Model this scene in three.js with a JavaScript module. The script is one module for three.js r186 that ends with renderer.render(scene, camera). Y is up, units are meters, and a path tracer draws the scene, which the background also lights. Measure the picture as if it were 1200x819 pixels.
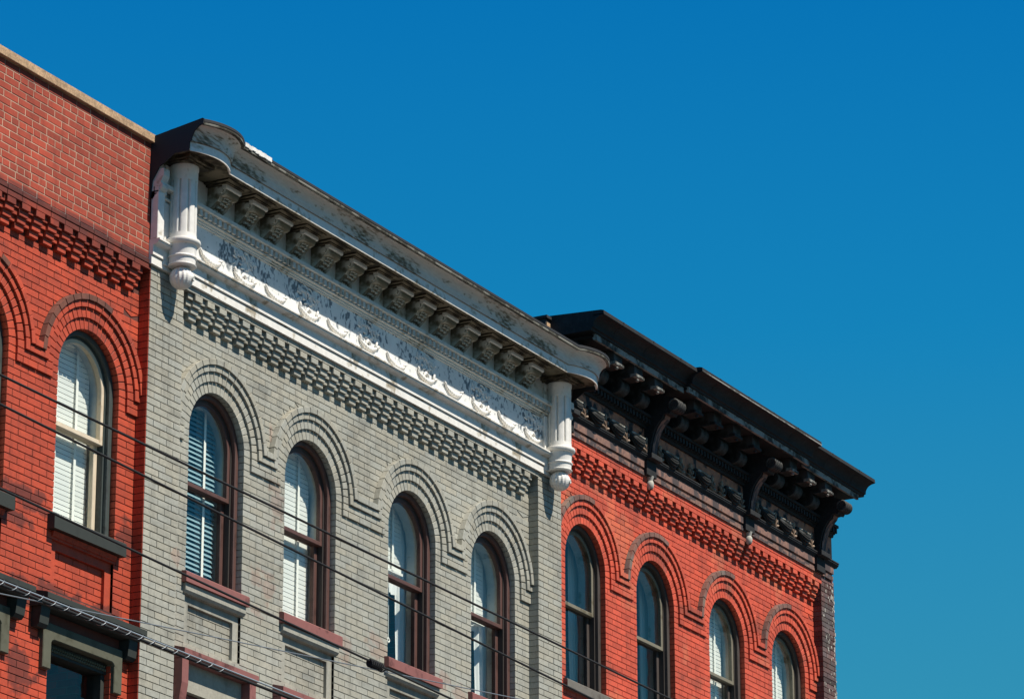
import * as THREE from 'three';
import { mergeGeometries, toCreasedNormals } from 'three/addons/utils/BufferGeometryUtils.js';

// ------------------------------------------------------------------ camera, sky, sun, exposure
const G = 12;                                   // height of the facade's reference line above the street
const scene = new THREE.Scene();
const camera = new THREE.PerspectiveCamera(10.194, 1024 / 698, 0.5, 3000);
{
  const yaw = 61.149 * Math.PI / 180, pit = 18.803 * Math.PI / 180, rol = -0.107 * Math.PI / 180;
  const r = new THREE.Vector3(Math.cos(yaw), 0, Math.sin(yaw));
  const f = new THREE.Vector3(Math.sin(yaw) * Math.cos(pit), Math.sin(pit), -Math.cos(yaw) * Math.cos(pit));
  const u = new THREE.Vector3().crossVectors(r, f);
  camera.up.copy(u.clone().multiplyScalar(Math.cos(rol)).addScaledVector(r, -Math.sin(rol)));
  camera.position.set(-26.7805, G - 10.348, 18.3731);
  camera.lookAt(camera.position.clone().add(f));
  camera.updateMatrixWorld(true);
}
const EXPOSURE = 1.42;
const lin = c => (c <= 0.04045 ? c / 12.92 : Math.pow((c + 0.055) / 1.055, 2.4));
{
  const W = 256, H = 512, d = new Float32Array(W * H * 4);
  // colours of the clear sky by elevation (degrees), as linear radiance
  const K = [[-90, .04, .06, .07], [-1, .06, .12, .16], [0, .12, .33, .43], [5, .08, .29, .40], [10, .038, .235, .36], [13.5, .022, .200, .325], [19, .005, .158, .345], [24, .0015, .121, .328], [40, .003, .095, .30], [90, .003, .075, .25]];
  for (let j = 0; j < H; j++) {
    const el = (j + .5) / H * 180 - 90;
    let k = 0; while (k < K.length - 2 && el > K[k + 1][0]) k++;
    let t = Math.min(1, Math.max(0, (el - K[k][0]) / (K[k + 1][0] - K[k][0])));
    for (let i = 0; i < W; i++) {
      const o = (j * W + i) * 4;
      for (let q = 0; q < 3; q++) d[o + q] = K[k][q + 1] * (1 - t) + K[k + 1][q + 1] * t;
      d[o + 3] = 1;
    }
  }
  const t = new THREE.DataTexture(d, W, H, THREE.RGBAFormat, THREE.FloatType);
  t.mapping = THREE.EquirectangularReflectionMapping; t.magFilter = t.minFilter = THREE.LinearFilter; t.needsUpdate = true;
  scene.background = t; scene.environment = t;
}
const sun = new THREE.DirectionalLight(new THREE.Color(1, 0.93, 0.82), 5.0);
sun.position.set(10.6 + 0.05 * 30, G + 1.5 * 30, 30); sun.target.position.set(10.6, G, 0);
sun.castShadow = true; sun.shadow.mapSize.set(4096, 4096);
Object.assign(sun.shadow.camera, { left: -26, right: 26, top: 26, bottom: -26, near: 1, far: 120 });
scene.add(sun, sun.target);
const renderer = new THREE.WebGLRenderer({ antialias: true });
renderer.setSize(1024, 698);
renderer.toneMapping = THREE.LinearToneMapping;
renderer.toneMappingExposure = EXPOSURE;
renderer.shadowMap.enabled = true;

// ------------------------------------------------------------------ small helpers
let seed = 12345;
const rnd = () => { seed = (seed * 1664525 + 1013904223) >>> 0; return seed / 4294967296; };
const rr = (a, b) => a + (b - a) * rnd();
const cl = (x, a = 0, b = 1) => Math.min(b, Math.max(a, x));
const mixn = (a, b, t) => a + (b - a) * t;
const sst = (a, b, x) => { const t = cl((x - a) / (b - a)); return t * t * (3 - 2 * t); };
const hash = (x, y, s) => { let h = (x * 374761393 + y * 668265263 + s * 974634777) | 0; h = Math.imul(h ^ (h >>> 13), 1274126177); h ^= h >>> 16; return (h >>> 0) / 4294967296; };
function vn(x, y, s, per = 0) {
  let xi = Math.floor(x), yi = Math.floor(y); const fx = x - xi, fy = y - yi, u = fx * fx * (3 - 2 * fx), v = fy * fy * (3 - 2 * fy);
  let x1 = xi + 1, y1 = yi + 1; if (per) { xi = ((xi % per) + per) % per; yi = ((yi % per) + per) % per; x1 = ((x1 % per) + per) % per; y1 = ((y1 % per) + per) % per; }
  const a = hash(xi, yi, s), b = hash(x1, yi, s), c = hash(xi, y1, s), e = hash(x1, y1, s);
  return a + (b - a) * u + (c - a) * v + (a - b - c + e) * u * v;
}
function fbm(x, y, s, oct = 4, per = 0) { let t = 0, a = .5, n = 0; for (let i = 0; i < oct; i++) { t += a * vn(x, y, s + i * 17, per); n += a; a *= .5; x *= 2; y *= 2; per *= 2; } return t / n; }
function tex(w, h, fn, srgb = true, rep = null) {
  const d = new Uint8Array(w * h * 4);
  for (let j = 0; j < h; j++) for (let i = 0; i < w; i++) {
    const c = fn((i + .5) / w, (j + .5) / h), o = (j * w + i) * 4;
    d[o] = cl(c[0]) * 255; d[o + 1] = cl(c[1]) * 255; d[o + 2] = cl(c[2]) * 255; d[o + 3] = 255;
  }
  const t = new THREE.DataTexture(d, w, h, THREE.RGBAFormat); t.magFilter = THREE.LinearFilter; t.minFilter = THREE.LinearMipmapLinearFilter; t.generateMipmaps = true;
  if (srgb) t.colorSpace = THREE.SRGBColorSpace; t.wrapS = t.wrapT = THREE.RepeatWrapping; if (rep) t.repeat.set(rep, rep); t.needsUpdate = true; return t;
}
const C = (r, g, b) => new THREE.Color().setRGB(r, g, b);
const std = o => new THREE.MeshStandardMaterial({ roughness: .8, ...o });

// geometry collector: flat-shaded triangles with metre or facade uvs and a vertex tint
class Geo {
  constructor() { this.p = []; this.c = []; }
  tri(a, b, c, t = 1) { this.p.push(...a, ...b, ...c); const k = Array.isArray(t) ? t : [t, t, t]; for (let i = 0; i < 3; i++) this.c.push(...k); }
  quad(a, b, c, d, t = 1) { this.tri(a, b, c, t); this.tri(a, c, d, t); }
  // box; bevel b on every edge of the +z face
  box(x0, x1, y0, y1, z0, z1, t = 1, b = 0) { this.prism([[x0, y0], [x1, y0], [x1, y1], [x0, y1]], z0, z1, b, t, true); return this; }
  // polygon (counter-clockwise, x,y) raised from z0 to z1
  prism(q, z0, z1, b = 0, t = 1, back = false) {
    const n = q.length, ins = [];
    for (let i = 0; i < n; i++) {
      const p = q[i], a = q[(i + n - 1) % n], c = q[(i + 1) % n];
      let ax = a[0] - p[0], ay = a[1] - p[1], cx = c[0] - p[0], cy = c[1] - p[1];
      const la = Math.hypot(ax, ay) || 1, lc = Math.hypot(cx, cy) || 1;
      ins.push([p[0] + b * (ax / la + cx / lc), p[1] + b * (ay / la + cy / lc)]);
    }
    const zr = z1 - b * .8;
    for (let i = 1; i < n - 1; i++) this.tri([...ins[0], z1], [...ins[i], z1], [...ins[i + 1], z1], t);
    for (let i = 0; i < n; i++) {
      const j = (i + 1) % n;
      if (b) this.quad([...q[i], zr], [...q[j], zr], [...ins[j], z1], [...ins[i], z1], t);
      this.quad([...q[i], z0], [...q[j], z0], [...q[j], zr], [...q[i], zr], t);
    }
    if (back) for (let i = 1; i < n - 1; i++) this.tri([...q[0], z0], [...q[i + 1], z0], [...q[i], z0], t);
    return this;
  }
  // profile [[z,y],...] swept along x; dz(x) bows it outward
  sweep(prof, xs, dz = () => 0, caps = true, t = 1) {
    for (let i = 0; i < xs.length - 1; i++) for (let j = 0; j < prof.length - 1; j++) {
      const [z0, y0] = prof[j], [z1, y1] = prof[j + 1], a = xs[i], b = xs[i + 1];
      this.quad([a, y0, z0 + dz(a)], [b, y0, z0 + dz(b)], [b, y1, z1 + dz(b)], [a, y1, z1 + dz(a)], t);
    }
    if (caps) {
      const sh = prof.map(([z, y]) => new THREE.Vector2(z, y));
      const ccw = THREE.ShapeUtils.area(sh) > 0;
      for (const f of THREE.ShapeUtils.triangulateShape(sh, [])) {
        const P = x => f.map(k => [x, prof[k][1], prof[k][0] + dz(x)]);
        const A = P(xs[0]), B = P(xs[xs.length - 1]);
        if (ccw) { this.tri(A[0], A[1], A[2], t); this.tri(B[0], B[2], B[1], t); } else { this.tri(A[0], A[2], A[1], t); this.tri(B[0], B[1], B[2], t); }
      }
    }
    return this;
  }
  geom(uvf) {
    const g = new THREE.BufferGeometry();
    g.setAttribute('position', new THREE.Float32BufferAttribute(this.p, 3)); g.computeVertexNormals();
    g.setAttribute('color', new THREE.Float32BufferAttribute(this.c, 3));
    return uvs(g, uvf);
  }
}
function uvs(g, f) {
  if (g.index) g = g.toNonIndexed();
  const P = g.attributes.position, N = g.attributes.normal, u = new Float32Array(P.count * 2);
  for (let i = 0; i < P.count; i++) {
    const x = P.getX(i), y = P.getY(i), z = P.getZ(i);
    if (f) { const r = f(x, y, z); u[2 * i] = r[0]; u[2 * i + 1] = r[1]; }
    else {
      const a = Math.abs(N.getX(i)), b = Math.abs(N.getY(i)), c = Math.abs(N.getZ(i));
      if (c >= a && c >= b) { u[2 * i] = x; u[2 * i + 1] = y; } else if (a >= b) { u[2 * i] = z; u[2 * i + 1] = y; } else { u[2 * i] = x; u[2 * i + 1] = z; }
    }
  }
  g.setAttribute('uv', new THREE.BufferAttribute(u, 2));
  if (!g.attributes.color) g.setAttribute('color', new THREE.BufferAttribute(new Float32Array(P.count * 3).fill(1), 3));
  return g;
}
const names = {};
function numbered(n) { const k = names[n] = (names[n] ?? -1) + 1; return k ? n + '_' + String(k).padStart(3, '0') : n; }
function mesh(name, g, m, parent, o = null) {
  if (g instanceof Geo) g = g.geom();
  const r = new THREE.Mesh(g, m); r.name = name; r.castShadow = r.receiveShadow = true;
  if (o) r.position.set(...o);
  parent.add(r); return r;
}
function thing(name, label, category, pos, group) {
  const o = new THREE.Group(); o.name = numbered(name); o.position.set(...pos); o.userData = { label, category }; if (group) o.userData.group = group; scene.add(o); return o;
}
const px = (x, y, z) => { const v = new THREE.Vector3(x, y + G, z).project(camera); return v; };
const inView = (x, y, z) => { const v = px(x, y, z); return Math.abs(v.x) < 1.0 && Math.abs(v.y) < 1.0; };

// ------------------------------------------------------------------ materials
// facade maps: one texture spread once over a whole front (8 m x 6.4 m), tone, dirt and paint wear
const FW = 8, FH = 6.4, FY0 = -3.3;
const facUV = x0 => (x, y, z) => [(x - x0) / FW + z * .21, (y - FY0) / FH + z * .05];
function facMap(x0, s, fn) {
  return tex(1280, 1024, (u, v) => {
    const x = x0 + u * FW, y = FY0 + v * FH;
    const tone = .82 + .12 * (fbm(x * 1.1, y * 1.1, s, 4) - .5) + (s === 11 ? .07 : .12) * (fbm(x * 9, y * 12, s + 5, 3) - .5) + .10 * (fbm(x * 55, y * 55, s + 9, 2) - .5);
    const streak = fbm(x * 14, y * 1.3, s + 3, 3);
    return fn(x, y, tone - .06 * sst(.55, .8, streak));
  });
}
const spot = (x, y, cx, cy, rx, ry, s, th = .5) => { const d = Math.hypot((x - cx) / rx, (y - cy) / ry); return sst(th - .12, th + .12, (1 - d) * .8 + (fbm(x * 13, y * 16, s, 4) - .5) * .9 + .12); };

const GX0 = -0.4, LX0 = -5.9, RX0 = 7.0;
const gMap = facMap(GX0, 11, (x, y, t) => {
  let c = [t * .985, t * .97, t * .93];
  // worn paint with pink brick showing beside the sills and a few bare places
  for (const [cx, cy, rx, ry] of [[2.02, -1.02, .30, .30], [1.78, -.95, .2, .22], [3.35, -1.28, .22, .2], [1.82, -1.28, .25, .12], [3.95, -1.1, .35, .22], [5.2, -1.15, .28, .2], [5.5, -1.25, .3, .2], [2.0, .42, .06, .2], [.52, -1.1, .12, .12], [2.1, -.2, .25, .35]]) {
    const k = spot(x, y, cx, cy, rx, ry, 61, .56) * .33; if (k > 0) c = [mixn(c[0], t * .98, k), mixn(c[1], t * .74, k), mixn(c[2], t * .67, k)];
  }
  for (const wc of [1.1145, 2.71, 4.57, 6.175]) { const k = .18 * sst(.58, .40, Math.abs(x - wc)) * sst(-2.0, -1.4, y) * sst(-1.2, -1.45, y) * fbm(x * 20, y * 2, 88, 3); c = c.map(q => q * (1 - k)); }
  const dk = .3 * sst(.62, .8, fbm(x * 2.2, y * 6, 31, 5)) * .35; c = c.map(q => q * (1 - dk));
  return c;
});
const lMap = facMap(LX0, 23, (x, y, t) => {
  let c = [t, t, t]; let k = 0;
  if (y > 2.2) k = Math.max(k, .42 * sst(2.40, 2.64, y + .25 * (fbm(x * 6, y * 6, 3, 4) - .5)));
  for (const [cx, cy, rx, ry] of [[-1.75, -1.12, .55, .16], [-.25, -1.12, .2, .25], [-1.15, -1.85, .6, .16], [-.6, -1.86, .5, .14], [-1.75, -1.95, .3, .2], [-1.9, -1.35, .4, .1], [-1.7, -2.6, .3, .3]]) k = Math.max(k, .8 * spot(x, y, cx, cy, rx, ry, 71, .45));
  if (y < 1.5 && y > 1.28) k = Math.max(k, .62 * sst(.2, .55, fbm(x * 4, y * 8, 44, 4)) * sst(1.25, 1.4, y));
  if (y > .5 && y < 1.1) k = Math.max(k, .35 * sst(.55, .75, fbm(x * 5, y * 9, 49, 4)));
  k *= .66; c = [mixn(c[0], .30, k), mixn(c[1], .38 * t, k * .8), mixn(c[2], .55 * t, k * .6)];
  return c;
});
const rMap = facMap(RX0, 37, (x, y, t) => {
  let c = [t, t, t];
  const k = sst(.55, .80, fbm(x * 2.5, y * 4, 91, 5)); c = [c[0] * (1 - .18 * k), c[1] * (1 - .10 * k), c[2] * (1 - .06 * k)];
  const f2 = sst(.58, .72, fbm(x * 3.1, y * 3.1, 93, 4)); c = [c[0], c[1] * (1 + .22 * f2), c[2] * (1 + .3 * f2)];
  const w = sst(.80, .86, fbm(x * 24, y * 24, 97, 3)) * sst(.9, 1.5, y); c = [mixn(c[0], .95, w * .5), mixn(c[1], .95, w * .5), mixn(c[2], .95, w * .5)];
  return c;
});
const brickBump = tex(512, 512, (u, v) => { const n = fbm(u * 32, v * 32, 5, 4, 32) * .6 + .4 * vn(u * 128, v * 128, 8, 128); return [n, n, n]; }, false);
const bumpRep = brickBump.clone(); bumpRep.repeat.set(16, 12.8); bumpRep.needsUpdate = true;
const mkPaint = (map, col, rough = .72) => std({ map, color: C(...col), roughness: rough, vertexColors: true, bumpMap: bumpRep, bumpScale: .0012 });
const M = {};
M.grey = mkPaint(gMap, [.53, .53, .485]);
M.greyJoint = mkPaint(gMap, [.52, .51, .46], .95);
M.redL = mkPaint(lMap, [.66, .080, .026]);
M.redLJoint = mkPaint(lMap, [.16, .045, .03], .95);
M.oldBrick = mkPaint(lMap, [.49, .072, .034], .9);
M.oldJoint = mkPaint(lMap, [.66, .45, .32], .95);
M.redR = mkPaint(rMap, [.82, .112, .050]);
M.redRJoint = mkPaint(rMap, [.42, .06, .035], .95);
M.wornL = mkPaint(lMap, [.24, .085, .055], .95); M.wornR = mkPaint(rMap, [.27, .13, .10], .95);
// weathered white metalwork: rust-brown grime and flaking
const grime = (s, lo, hi, dirt) => tex(768, 768, (u, v) => {
  const n = fbm(u * 14, v * 14, s, 5, 14), m = fbm(u * 56, v * 56, s + 7, 3, 56), big = fbm(u * 3, v * 3, s + 3, 2, 3);
  let k = sst(lo, hi, n * .5 + m * .3 + big * .2); const t = .93 + .1 * (m - .5);
  return [mixn(t, dirt[0], k), mixn(t, dirt[1], k), mixn(t, dirt[2], k)];
}, true, .4);
const gr1 = grime(101, .55, .78, [.52, .47, .38]), gr2 = grime(131, .44, .66, [.34, .32, .26]), gr4 = grime(171, .51, .74, [.44, .41, .34]), gr3 = grime(151, .46, .68, [.46, .43, .36]);
M.white = std({ map: gr1, color: C(.84, .81, .75), roughness: .6, vertexColors: true });
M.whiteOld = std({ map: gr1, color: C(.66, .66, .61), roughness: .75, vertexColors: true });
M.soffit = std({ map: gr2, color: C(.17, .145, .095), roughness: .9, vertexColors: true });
M.crown = std({ map: gr4, color: C(.66, .655, .605), roughness: .7, vertexColors: true });
M.lip = std({ map: gr2, color: C(.20, .195, .165), roughness: .85, vertexColors: true });
M.modil = std({ map: gr3, color: C(.64, .645, .58), roughness: .8, vertexColors: true });
M.tar = std({ color: C(.014, .015, .018), roughness: .8, vertexColors: true });
// frieze: white paint flaking off dark metal in groups of ornament-shaped patches
M.frieze = std({
  map: tex(2048, 256, (u, v) => {
    const x = u * 7.66, y = v * .46; const rise = .5 + .5 * Math.sin((x - .56) / 1.09 * Math.PI * 2 + 2.6);
    const n = fbm(x * 7, y * 7, 201, 4), m = fbm(x * 40 + 4 * n, y * 26, 207, 4);
    const k = sst(.545, .68, m * .62 + n * .38 + .12 * (rise - .55) + .05 * sst(.1, .3, y)) * sst(.08, .16, y);
    const t = .92 + .12 * (fbm(x * 5, y * 5, 211, 3) - .5);
    return [mixn(t, .45, k), mixn(t, .48, k), mixn(t, .51, k)];
  }), color: C(.86, .85, .81), roughness: .65, vertexColors: true });
M.black = std({ map: tex(512, 512, (u, v) => { const k = fbm(u * 8, v * 8, 301, 5, 8), st = fbm(u * 48, v * 6, 307, 3, 6); const t = .55 + .6 * (k - .5) + .25 * (st - .5), w = sst(.60, .74, fbm(u * 40, v * 40, 305, 3, 40)); return [mixn(t, .98, w * .55), mixn(t, .96, w * .5), mixn(t, .94, w * .45)]; }), color: C(.024, .027, .031), roughness: .85, vertexColors: true });
M.wornBlack = std({ map: tex(1024, 512, (u, v) => { const k = sst(.40, .56, fbm(u * 14, v * 10, 311, 5)); const q = fbm(u * 40, v * 30, 317, 3); return [mixn(.34, .52 + .2 * q, k), mixn(.29, .385 + .16 * q, k), mixn(.29, .36 + .10 * q, k)]; }), color: C(.55, .55, .55), roughness: .85, vertexColors: true });
M.wornFrieze = std({ map: tex(2048, 256, (u, v) => { const x = u * 6.9, y = v * .9; const w = sst(.46, .26, y + .18 * (fbm(x * 6, y * 8, 321, 4) - .5)); const k = w * sst(.28, .5, fbm(x * 9, y * 9, 325, 4)); const q = fbm(x * 30, y * 30, 327, 3); return [mixn(.10, .74 + .3 * q, k), mixn(.11, .48 + .2 * q, k), mixn(.14, .40 + .08 * q, k)]; }), color: C(.5, .5, .5), roughness: .8, vertexColors: true });
M.tanWorn = std({ map: grime(335, .42, .66, [.40, .34, .30]), color: C(.44, .33, .24), roughness: .9, vertexColors: true });
M.greyBand = std({ map: grime(331, .45, .66, [.30, .29, .27]), color: C(.30, .30, .275), roughness: .85, vertexColors: true });
M.slateMetal = std({ map: gr2, color: C(.040, .046, .048), roughness: .8, vertexColors: true });
M.scroll = std({ map: gr2, color: C(.075, .075, .07), roughness: .8, vertexColors: true });
M.pale = std({ map: grime(341, .5, .75, [.35, .33, .3]), color: C(.48, .46, .40), roughness: .8, vertexColors: true });
M.tanStone = std({ map: tex(512, 512, (u, v) => { const n = .78 + .35 * (fbm(u * 10, v * 10, 401, 5, 10) - .5) + .2 * (vn(u * 90, v * 90, 405, 90) - .5); return [n, n * .97, n * .93]; }), color: C(.66, .46, .29), roughness: .9, vertexColors: true });
M.maroon = std({ map: grime(411, .55, .78, [.55, .48, .46]), color: C(.27, .098, .085), roughness: .7, vertexColors: true });
M.greenDark = std({ map: grime(421, .5, .8, [.5, .5, .45]), color: C(.024, .029, .023), roughness: .75, vertexColors: true });
M.greenStone = std({ map: grime(431, .45, .8, [.6, .58, .5]), color: C(.10, .10, .066), roughness: .85, vertexColors: true });
M.brownWood = std({ map: grime(441, .5, .8, [.6, .55, .5]), color: C(.105, .046, .036), roughness: .6, vertexColors: true });
M.darkWood = std({ color: C(.035, .028, .024), roughness: .6, vertexColors: true });
M.creamWood = std({ map: grime(451, .55, .8, [.6, .5, .4]), color: C(.72, .60, .44), roughness: .65, vertexColors: true });
M.tealWood = std({ map: grime(461, .5, .8, [.5, .5, .5]), color: C(.05, .065, .06), roughness: .6, vertexColors: true });
M.greyWood = std({ map: grime(471, .5, .75, [.55, .5, .45]), color: C(.17, .15, .125), roughness: .7, vertexColors: true });
M.paleWood = std({ map: grime(487, .5, .75, [.6, .58, .5]), color: C(.46, .47, .42), roughness: .75, vertexColors: true });
M.umber = std({ map: grime(481, .5, .75, [.6, .5, .45]), color: C(.06, .045, .038), roughness: .7, vertexColors: true });
M.oliveWood = std({ map: grime(485, .5, .75, [.6, .55, .45]), color: C(.20, .18, .13), roughness: .7, vertexColors: true });
M.paneWavy = new THREE.MeshPhysicalMaterial({ color: C(.93, .97, .97), transmission: 1, thickness: 0, roughness: .03, ior: 1.52, bumpMap: tex(256, 256, (u, v) => { const n = fbm(u * 4, v * 5, 501, 3, 4); return [n, n, n]; }, false), bumpScale: .002 });
M.slat = std({ color: C(.86, .84, .76), roughness: .5, side: THREE.DoubleSide });
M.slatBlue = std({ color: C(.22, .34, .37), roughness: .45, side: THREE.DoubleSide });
M.tape = std({ color: C(.90, .86, .76), roughness: .8 });
M.curtain = std({ color: C(.62, .64, .60), roughness: 1, side: THREE.DoubleSide });
M.sheer = std({ color: C(.84, .84, .80), roughness: 1, side: THREE.DoubleSide });
M.plaster = std({ color: C(.42, .40, .36), roughness: .95 });
M.sideBrick = std({ map: tex(1024, 1024, (u, v) => {
  const y = v * 32, r = Math.floor(y), x = u * 10 + (r % 2) * .5, cx = Math.floor(x), fy = y - r, fx = x - cx;
  const j = (fy < .12 || fx < .045) ? 1 : 0, t = .7 + .35 * (hash(cx % 10, r, 7) - .5) + .2 * (fbm(u * 8, v * 8, 511, 4, 8) - .5);
  return j ? [.62, .58, .52] : [t, t * .52, t * .40];
}), color: C(.42, .40, .38), roughness: .95 });
M.sideBrick.map.repeat.set(.48, .48);
M.roof = std({ map: grime(521, .4, .7, [.6, .6, .6]), color: C(.09, .09, .09), roughness: .95 });
M.cable = std({ color: C(.006, .0065, .008), roughness: .9 });
M.steel = std({ color: C(.34, .38, .40), roughness: .45, metalness: .5 });
M.lash = std({ color: C(.19, .21, .225), roughness: .4, metalness: .3 });

// ------------------------------------------------------------------ brickwork
// a bag of bricks: the 300 largest in view become meshes of their own, the rest one joined part
class Bricks {
  constructor(name, max = 300) { this.name = name; this.max = max; this.a = []; }
  add(q, z0, z1, o = {}) {
    const n = q.length; let cx = 0, cy = 0; for (const p of q) { cx += p[0] / n; cy += p[1] / n; }
    let ar = 0; for (let i = 0; i < n; i++) { const j = (i + 1) % n; ar += q[i][0] * q[j][1] - q[j][0] * q[i][1]; }
    if (ar / 2 < 1.5e-4) return;
    const v = inView(cx, cy, z1) ? 1 : 0, d = camera.position.distanceTo(new THREE.Vector3(cx, cy + G, z1));
    this.a.push({ q, z0, z1, cx, cy, t: (o.t ?? 1) * (Bricks.dark && rnd() < .05 ? rr(.74, .9) : rr(1 - Bricks.vary, 1 + Bricks.vary * .6)), hue: rr(-1, 1), m: o.m, b: o.b ?? .0022, score: v * ar / (d * d) * (o.side ? .2 : 1), f: o.f });
  }
  geo(k, g) {
    const t = [k.t * (1 + .03 * k.hue), k.t, k.t * (1 - .04 * k.hue)];
    const s = g.p.length; g.prism(k.q, k.z0, k.z1, k.b, t); if (k.f) k.f(g.p, s);
  }
  build(parent, mat, uvf) {
    this.a.sort((x, y) => y.score - x.score);
    const rest = new Map();
    this.a.forEach((k, i) => {
      const m = k.m ?? mat;
      if (i < this.max && k.score > 0) { const g = new Geo(); this.geo(k, g); mesh(this.name, g.geom(uvf), m, parent); }
      else { if (!rest.has(m)) rest.set(m, new Geo()); this.geo(k, rest.get(m)); }
    });
    let i = 0;
    for (const [m, g] of rest) { const r = mesh(i ? this.name + '_field_' + String(i).padStart(3, '0') : this.name + '_field', g.geom(uvf), m, parent); r.userData.kind = 'stuff'; i++; }
  }
}
Bricks.vary = .07; Bricks.dark = false;
const JB = .0072, JH = .0062;                                      // bed and head joints
// one course between y0 and y1; holes(y) gives sorted [a,b] spans that are left out at height y
function course(B, x0, x1, y0, y1, holes, z1, o = {}) {
  const jh = o.jh ?? JH, len = o.len ?? .2, off = o.off ?? 0, z0 = o.z0 ?? -.075;
  const cut = y => { const r = []; let a = x0; for (const [p, q] of holes(y)) { if (p > a) r.push([a, Math.min(p, x1)]); else r.push([a, a]); a = Math.max(a, q); } r.push([a, x1]); return r; };
  const jb = o.jb ?? JB, ya = y0 + jb / 2, yb = y1 - jb / 2, lo = cut(ya), hi = cut(yb);
  const N = Math.min(lo.length, hi.length);
  for (let i = 0; i < N; i++) {
    const [al, bl] = lo[i], [ah, bh] = hi[i];
    if (bl - al < .02 && bh - ah < .02) continue;
    const L = Math.min(al, ah), R = Math.max(bl, bh);
    let s = Math.floor((L - off) / len) * len + off; const cuts = [L];
    for (s += len; s < R - .045; s += len) if (s > L + .045) cuts.push(s);
    cuts.push(R);
    for (let k = 0; k < cuts.length - 1; k++) {
      const first = k === 0, last = k === cuts.length - 2;
      const xl = first ? [al, ah] : [cuts[k] + jh / 2, cuts[k] + jh / 2], xr = last ? [bl, bh] : [cuts[k + 1] - jh / 2, cuts[k + 1] - jh / 2];
      if (xr[0] - xl[0] < .008 || xr[1] - xl[1] < .008) {
        const w0 = Math.max(xr[0] - xl[0], 0), w1 = Math.max(xr[1] - xl[1], 0); if (w0 < .012 && w1 < .012) continue;
        if (w0 < .012) { B.add([[(xl[1] + xr[1]) / 2 - .004 + (first ? 0 : 0), yb - (yb - ya) * .8], [xr[1], yb], [xl[1], yb]], z0, z1, o); continue; }
        B.add([[xl[0], ya], [xr[0], ya], [(xl[0] + xr[0]) / 2, yb]], z0, z1, o); continue;
      }
      B.add([[xl[0], ya], [xr[0], ya], [xr[1], yb], [xl[1], yb]], z0, z1 + rr(-.0012, .0012), o);
    }
  }
}
// ring of arch bricks between radii
function ring(B, c, ys, r0, r1, z1, pitch, o = {}) {
  const rm = (r0 + r1) / 2, a0 = o.a0 ?? 0, n = Math.round((Math.PI - 2 * a0) * rm / pitch), g = .0075;
  for (let i = 0; i < n; i++) {
    const ta = a0 + (Math.PI - 2 * a0) * i / n, tb = a0 + (Math.PI - 2 * a0) * (i + 1) / n, sub = Math.max(1, Math.round((tb - ta) / .12));
    const q = []; const P = (r, t) => [c - r * Math.cos(t), ys + r * Math.sin(t)];
    const ia = ta + (g / 2 + rr(-.001, .0015)) / rm, ib = tb - (g / 2 + rr(-.001, .0015)) / rm;
    for (let k = 0; k <= sub; k++) q.push(P(r0 + .001, ia + (ib - ia) * k / sub));
    for (let k = sub; k >= 0; k--) q.push(P(r1 - .001, ia + (ib - ia) * k / sub));
    // points run left to right along the inner edge then back along the outer edge: counter-clockwise
    const wo = o.worn && ta < 1.75 + rr(-.25, .25) ? { m: o.worn } : {};
    B.add(q, o.z0 ?? -.075, z1 + rr(-.0012, .0012), { ...o, ...wo, b: .0025 });
  }
}
const RO = .45, R1 = .55, R2 = .64, R3 = .70, R4 = .755, L1 = .020, L2 = .040, L3 = .058;
const circ = (r, h) => (h <= 0 ? r : h < r ? Math.sqrt(r * r - h * h) : 0);

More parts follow.
